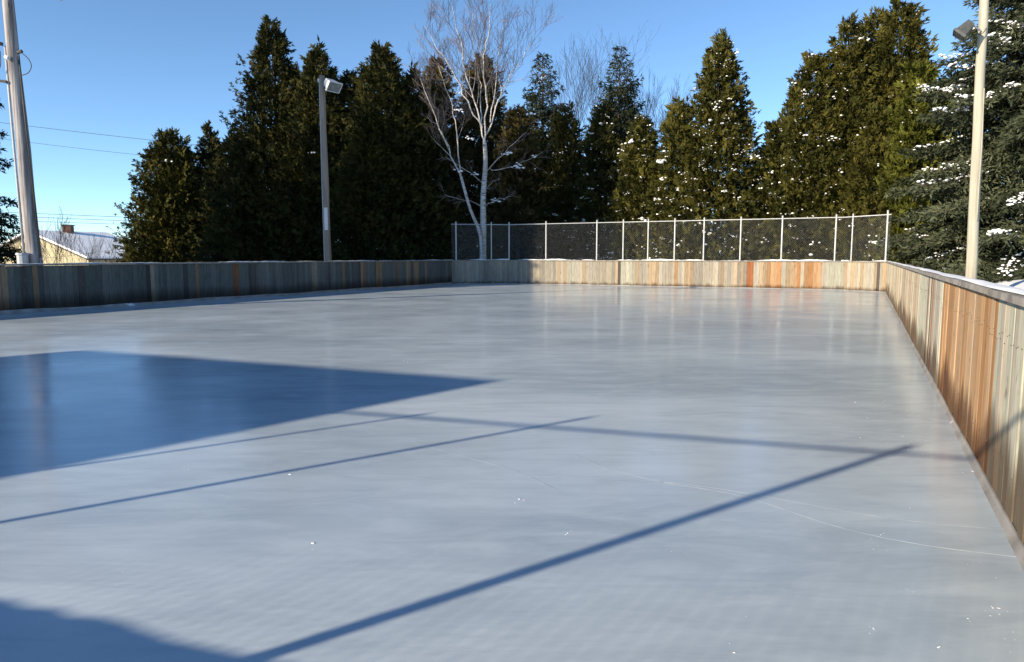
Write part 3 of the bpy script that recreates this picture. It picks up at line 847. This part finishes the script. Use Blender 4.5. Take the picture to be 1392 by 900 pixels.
def slab(t0, t1, mat, nm, grow_=0.0):
    mb = MB()
    for sg in (1, -1):
        V = []
        for z in (t0, t1):
            for u, w, zz in ((0, -grow_, rzh), (sg * (half + grow_), -grow_, ez), (sg * (half + grow_), Lr + grow_, ez), (0, Lr + grow_, rzh)):
                V.append(hp(u, w, zz + z))
        mb.add(V, [(0, 1, 2, 3), (7, 6, 5, 4), (0, 4, 5, 1), (1, 5, 6, 2), (2, 6, 7, 3), (3, 7, 4, 0)])
    return mb.build(nm, mat, root)
rf = slab(-.22, -.08, M['dark_trim'], 'roof')
slab(-.075, .12, M['snow'], 'roof_snow', -.03)
cp = at(93, 317, HY + 3.2)
mb = MB(); mb.box((cp[0], cp[1], cp[2] + .05), (.42, .42, .75), .2); ch = mb.build('chimney', M['brick'], root)
mb = MB(); mb.box((cp[0], cp[1], cp[2] + .85), (.50, .50, .05), .2); mb.build('chimney_cap', M['dark_trim'], ch)

# ------------------------------------------------------------------ poles and floodlights
def rotm(az, tilt):
    """local +X = aim direction (az), pitched down by tilt"""
    return np.array(Matrix.Rotation(az, 3, 'Z') @ Matrix.Rotation(tilt, 3, 'Y'))
def floodlight(c, az, tilt, root, size, mh, arm_from):
    Mx = rotm(az, tilt); sx, sy, sz = size
    fr = np.array([[sx, -sy, -sz], [sx, sy, -sz], [sx, sy, sz], [sx, -sy, sz]]); k = .62
    bk_ = np.array([[-sx, -sy * k, -sz * k], [-sx, sy * k, -sz * k], [-sx, sy * k, sz * k], [-sx, -sy * k, sz * k]])
    mb = MB(); V = np.concatenate([fr, bk_]) @ Mx.T + c
    mb.add(V, [(0, 1, 2, 3), (7, 6, 5, 4), (0, 4, 5, 1), (1, 5, 6, 2), (2, 6, 7, 3), (3, 7, 4, 0)])
    rim = [(0, sy, 0, sz)]
    for (cy_, hy, cz_, hz) in ((sy + .012, .012, 0, sz + .024), (-sy - .012, .012, 0, sz + .024), (0, sy, sz + .012, .012), (0, sy, -sz - .012, .012)):
        V = np.array([[x, y, z] for z in (-1, 1) for y in (-1, 1) for x in (-1, 1)], float) * np.array([.035, hy, hz]) + np.array([sx - .012, cy_, cz_])
        mb.add(V @ Mx.T + c, [(0, 2, 3, 1), (4, 5, 7, 6), (0, 1, 5, 4), (1, 3, 7, 5), (3, 2, 6, 7), (2, 0, 4, 6)])
    h = mb.build('floodlight', mh, root)
    mb = MB(); q = np.array([[sx + .004, -sy * .93, -sz * .93], [sx + .004, sy * .93, -sz * .93], [sx + .004, sy * .93, sz * .93], [sx + .004, -sy * .93, sz * .93]])
    mb.add(np.concatenate([q, q + np.array([.008, 0, 0])]) @ Mx.T + c, [(3, 2, 1, 0), (4, 5, 6, 7), (0, 1, 5, 4), (1, 2, 6, 5), (2, 3, 7, 6), (3, 0, 4, 7)])
    mb.build('lens', M['lens_glass'], h)
    mb = MB(); e = np.array([-sx, 0, 0]) @ Mx.T + c
    mb.tube([arm_from, (arm_from + e) / 2 + np.array([0, 0, -.02]), e], [.028, .028, .028], 6)
    mb.build('bracket', M['galv'], root)

def light_pole(name, b, t, r0, r1, mat, label):
    root = empty(name, b, label, 'light pole', 'floodlight poles round the rink')
    mb = MB(); m_ = 9
    pts = [b + (t - b) * k / (m_ - 1) + np.array([.012 * math.sin(k * 1.9), .01 * math.cos(k * 1.3), 0]) for k in range(m_)]
    pts[0] = pts[0] - np.array([0, 0, .3])
    mb.tube(pts, list(np.linspace(r0, r1, m_)), 14); mb.build('pole', mat, root, smooth=True)
    return root

# middle pole
mY = 31.2
mt = at(437.5, 103, mY); mbp = at(446, 352, mY); mbp[2] = 0.0
root = light_pole('light_pole', mbp, mt, .165, .115, M['pole_grey'], 'weathered wooden lamp pole standing before the dark cedars')
ft = mt + np.array([.47, -.28, -.42])
floodlight(ft, R(-38), R(38), root, (.24, .32, .20), M['housing_pale'], mt + np.array([.05, -.06, -.45]))
mb = MB(); p = mt * .30 + mbp * .70
mb.box((p[0] + .02, p[1] - .17, p[2] + .3), (.075, .02, .48), 0); mb.build('sign_strip', M['housing_pale'], root)
mb = MB(); q0 = mt + np.array([-.10, -.07, -.2]); q1 = mbp + np.array([-.12, -.13, 0])
mb.tube([q0, (q0 + q1) / 2 + np.array([-.012, 0, 0]), q1], [.018] * 3, 6); mb.build('conduit', M['conduit'], root)
mb = MB(); mb.tube([mt + np.array([-.13, -.04, -.28]), mt + np.array([-.13, -.04, -.14])], [.05, .05], 8); mb.build('junction_box', M['housing_pale'], root)

# left pole
lY = 18.3
lb = at(47.5, 357, lY); lt = at(9.5, -10, lY); lt2 = lt + (lt - lb) * .04
root = light_pole('light_pole', np.array([lb[0] + (lb[0] - lt[0]) / (lt[2] - lb[2]) * lb[2], lY, 0]), lt2, .185, .125, M['pole_paint'], 'leaning flaking grey pole with cables by the left boards')
def on_l(py, dx=0.0, dy=0.0):
    f = (py + 10) / (357 + 10); p = lt + (lb - lt) * f; return p + np.array([dx, dy, 0])
ltop = on_l(0, .02, -.2)
floodlight(at(56, -26, lY - .45), R(-12), R(28), root, (.32, .36, .20), M['housing_pale'], on_l(-4, .12, -.14))
mb = MB(); mb.tube([on_l(62, -.135, -.08), on_l(150, -.15, -.10), on_l(250, -.165, -.11), on_l(345, -.17, -.13)], [.028] * 4, 8); mb.build('conduit', M['conduit'], root, smooth=True)
mb = MB(); mb.tube([on_l(75, .15, -.04), on_l(180, .165, -.05), on_l(350, .195, -.06)], [.024] * 3, 8); mb.build('cable_guard', M['dark_trim'], root, smooth=True)
mb = MB(); c_ = on_l(350, -.10, -.30); mb.tube([c_ + np.array([0, 0, -.4]), c_ + np.array([0, 0, .06]), c_ + np.array([0, 0, .07]), c_ + np.array([0, 0, .12])], [.125, .125, .15, .14], 12); mb.build('conduit_box', M['conduit'], root)
mb = MB(); mb.tube([on_l(60, -.16, -.12), on_l(58, -.30, -.16), on_l(64, -.36, -.18)], [.045, .05, .03], 8); mb.build('weatherhead', M['dark_trim'], root, smooth=True)
mb = MB(); mb.tube([on_l(70, .14, -.05), on_l(68, .26, -.06)], [.04, .045], 8); mb.build('insulator', M['dark_trim'], root)
mb = MB(); mb.tube([on_l(78, -.05, -.20), on_l(80, .04, -.24)], [.06, .045], 8); mb.build('insulator', M['housing_pale'], root)
mb = MB(); mb.tube([on_l(110, -.14, -.15), on_l(108, -.40, -.17)], [.04, .03], 6); mb.build('insulator', M['dark_trim'], root)
for pts in ([on_l(70, .24, -.06), on_l(78, .40, -.06), on_l(88, .46, -.06), on_l(97, .36, -.06), on_l(100, .2, -.06)],
            [on_l(64, -.34, -.18), on_l(85, -.40, -.18), on_l(98, -.38, -.2), on_l(90, -.22, -.2), on_l(70, -.2, -.18)],
            [on_l(64, -.36, -.18), on_l(80, -.5, -.2), on_l(100, -.44, -.2), on_l(108, -.40, -.17)],
            [on_l(4, .14, -.1), on_l(10, .22, -.2), on_l(16, .20, -.25), on_l(14, .14, -.2), on_l(6, .12, -.18)]):
    mb = MB(); S = poly_smooth(pts, 4); mb.tube(S, [.011] * len(S), 5); mb.build('cable_loop', M['cable'], root, smooth=True)

# right pole
rY = 20.5
rb_ = at(1319.5, 383, rY); rt_ = at(1338.5, -22, rY)
rb0 = rb_ + (rb_ - rt_) * (rb_[2] - .3) / (rt_[2] - rb_[2])
root = light_pole('light_pole', rb0, rt_, .148, .112, M['pole_pale'], 'pale sunlit pole with a dark floodlight outside the right boards')
fa = at(1332, 41, rY - .12)
floodlight(at(1312, 40, rY - .30), R(150), R(48), root, (.20, .27, .16), M['housing_dark'], fa)
mb = MB(); S = poly_smooth([at(1327, 40, rY - .2), at(1331, 47, rY - .25), at(1337, 44, rY - .22), at(1341, 38, rY - .14)], 4)
mb.tube(S, [.010] * len(S), 5); mb.build('cable_loop', M['cable'], root, smooth=True)
mb = MB(); S = [at(1334.5, 120, rY - .16), at(1331, 200, rY - .17), at(1324.5, 300, rY - .18)]
mb.tube([p + np.array([.07, 0, 0]) for p in S], [.014] * 3, 6); mb.build('conduit', M['pole_pale'], root)

# ------------------------------------------------------------------ overhead wires
def wire(p0, p1, sag, r_, label):
    P = [p0 + (p1 - p0) * k / 24 - np.array([0, 0, sag * 4 * (k / 24) * (1 - k / 24)]) for k in range(25)]
    mb = MB(); mb.tube(P, [r_] * 25, 5, cap=False)
    o = mb.build('overhead_wire', M['cable'], None, loc=P[0]); tag(o, label, 'wire', 'overhead wires across the left sky')
wire(at(-260, 132, 56), at(420, 212, 62), .25, .017, 'topmost overhead wire crossing the sky left of the cedars')
wire(at(-260, 150, 56), at(420, 230, 62), .5, .013, 'second overhead wire from the top in the left sky')
wire(at(-260, 276, 60), at(420, 304, 66), .1, .020, 'upper of three low wires above the house roof')
wire(at(-260, 281, 60), at(420, 309, 66), .1, .020, 'middle of three low wires above the house roof')
wire(at(-260, 289, 60), at(420, 312, 66), .1, .018, 'lowest of three low wires above the house roof')
wire(at(60, 351, 58), at(330, 297, 64), .5, .010, 'thin service wire slanting up across the snowy roof')

# ------------------------------------------------------------------ marks and crumbs on the ice
def strip(px_pts, wd, mb):
    S = poly_smooth([gp(x, y, .004) for x, y in px_pts], 8)
    V, F = [], []
    for i, p in enumerate(S):
        d = S[min(i + 1, len(S) - 1)] - S[max(i - 1, 0)]; d /= np.linalg.norm(d); s = np.array([-d[1], d[0], 0])
        w_ = wd * random.uniform(.3, 1.1)
        V += [p + s * w_, p - s * w_]
    mb.add(V, [(2 * i, 2 * i + 1, 2 * i + 3, 2 * i + 2) for i in range(len(S) - 1)])
m, nt, b = new_mat('scratched_ice'); b.inputs['Base Color'].default_value = (.8, .82, .85, 1); b.inputs['Roughness'].default_value = .4
n_ = noise(nt, 14, 4, mapping(nt, (1, 1, 1)))
nt.links.new(ramp(nt, n_, [(.35, (.60, .68, .74)), (.65, (.82, .86, .9))]), b.inputs['Base Color'])
mb = MB()
strip([(775, 615), (830, 638), (900, 655), (1010, 675), (1135, 715), (1250, 740), (1382, 757)], .0042, mb)
strip([(700, 647), (800, 651), (900, 655), (1000, 668), (1150, 695), (1270, 712), (1384, 721)], .0030, mb)
strip([(560, 600), (620, 618), (700, 640), (760, 668)], .0020, mb)
tag(mb.build('crack_lines', m), 'fine pale crack lines curving across the ice', None, kind='stuff')

rng = np.random.default_rng(5)
C, S = [], []
def crumbs(px, py, n, sp, s):
    for k in range(n):
        p = gp(px + rng.normal(0, sp), min(py + rng.normal(0, sp * .5), 1100), 0); sc = s * .55 * math.exp(rng.normal(0, .5))
        C.append(p + np.array([0, 0, sc * .05])); S.append(sc)
for a_ in ((1355, 830, 6, 9, .007), (1358, 827, 2, 2, .012), (1317, 843, 2, 4, .010), (1278, 880, 2, 2, .011), (1190, 857, 7, 7, .004), (1375, 870, 12, 25, .004),
           (1240, 807, 8, 12, .004), (1192, 728, 3, 5, .007), (1237, 690, 2, 3, .006), (1170, 742, 3, 20, .005), (998, 887, 1, 1, .006), (706, 683, 7, 6, .006), (776, 723, 3, 4, .006),
           (255, 638, 2, 2, .012), (395, 644, 1, 1, .008), (427, 739, 1, 1, .006), (168, 778, 1, 1, .006), (552, 490, 2, 4, .014), (1240, 607, 26, 16, .006),
           (1330, 640, 8, 9, .010), (1215, 560, 12, 20, .006), (1300, 760, 16, 45, .003), (1050, 780, 10, 160, .003), (500, 800, 8, 220, .003), (1165, 575, 4, 20, .007)):
    crumbs(*a_)
dummy = bpy.data.objects.new('snow_crumbs_anchor', None)
mb = MB()
for c_, s_ in zip(C, S):
    V = ICO_V * (1 + rng.uniform(-.35, .35, (12, 1))) * np.array([s_, s_ * rng.uniform(.4, 1), s_ * .18]); mb.add(V + c_, ICO_F)
bpy.data.objects.remove(dummy)
tag(mb.build('snow_crumbs', M['snow'], smooth=True), 'tiny white snow crumbs scattered on the ice', None, kind='stuff')

# ------------------------------------------------------------------ camera, sun, sky
cam = bpy.data.cameras.new('camera'); co = bpy.data.objects.new('camera', cam); COL.objects.link(co)
cam.sensor_width = 36; cam.lens = 36 * FPX / 1392; cam.clip_end = 5000; cam.clip_start = .05
co.location = (0, 0, HC); co.rotation_euler = (math.pi / 2 - TH, 0, 0)
scene.camera = co

sd = Vector((SUN_AZ[0], SUN_AZ[1], TAN_E)).normalized()
sl = bpy.data.lights.new('sun', 'SUN'); so = bpy.data.objects.new('sun', sl); COL.objects.link(so)
sl.energy = 5.0; sl.angle = R(.53); sl.color = (1, .85, .64)
so.rotation_euler = sd.to_track_quat('Z', 'Y').to_euler(); so.location = (-30, -20, 30)

w = bpy.data.worlds.new('World'); scene.world = w; w.use_nodes = True
nt = w.node_tree
sky = nt.nodes.new('ShaderNodeTexSky'); sky.sky_type = 'NISHITA'; sky.sun_disc = False
sky.sun_elevation = SUN_EL; sky.sun_rotation = math.atan2(SUN_AZ[0], SUN_AZ[1])
sky.air_density = 0.6; sky.dust_density = 0.0; sky.ozone_density = 2.3; sky.altitude = 200
bg = nt.nodes['Background']; bg.inputs['Strength'].default_value = .135
nt.links.new(mixc(nt, 1.0, sky.outputs['Color'], (.94, 1.05, 1.04), 'MULTIPLY'), bg.inputs['Color'])

scene.view_settings.view_transform = 'Standard'; scene.view_settings.look = 'None'
scene.view_settings.exposure = 0.8; scene.view_settings.gamma = 1.0
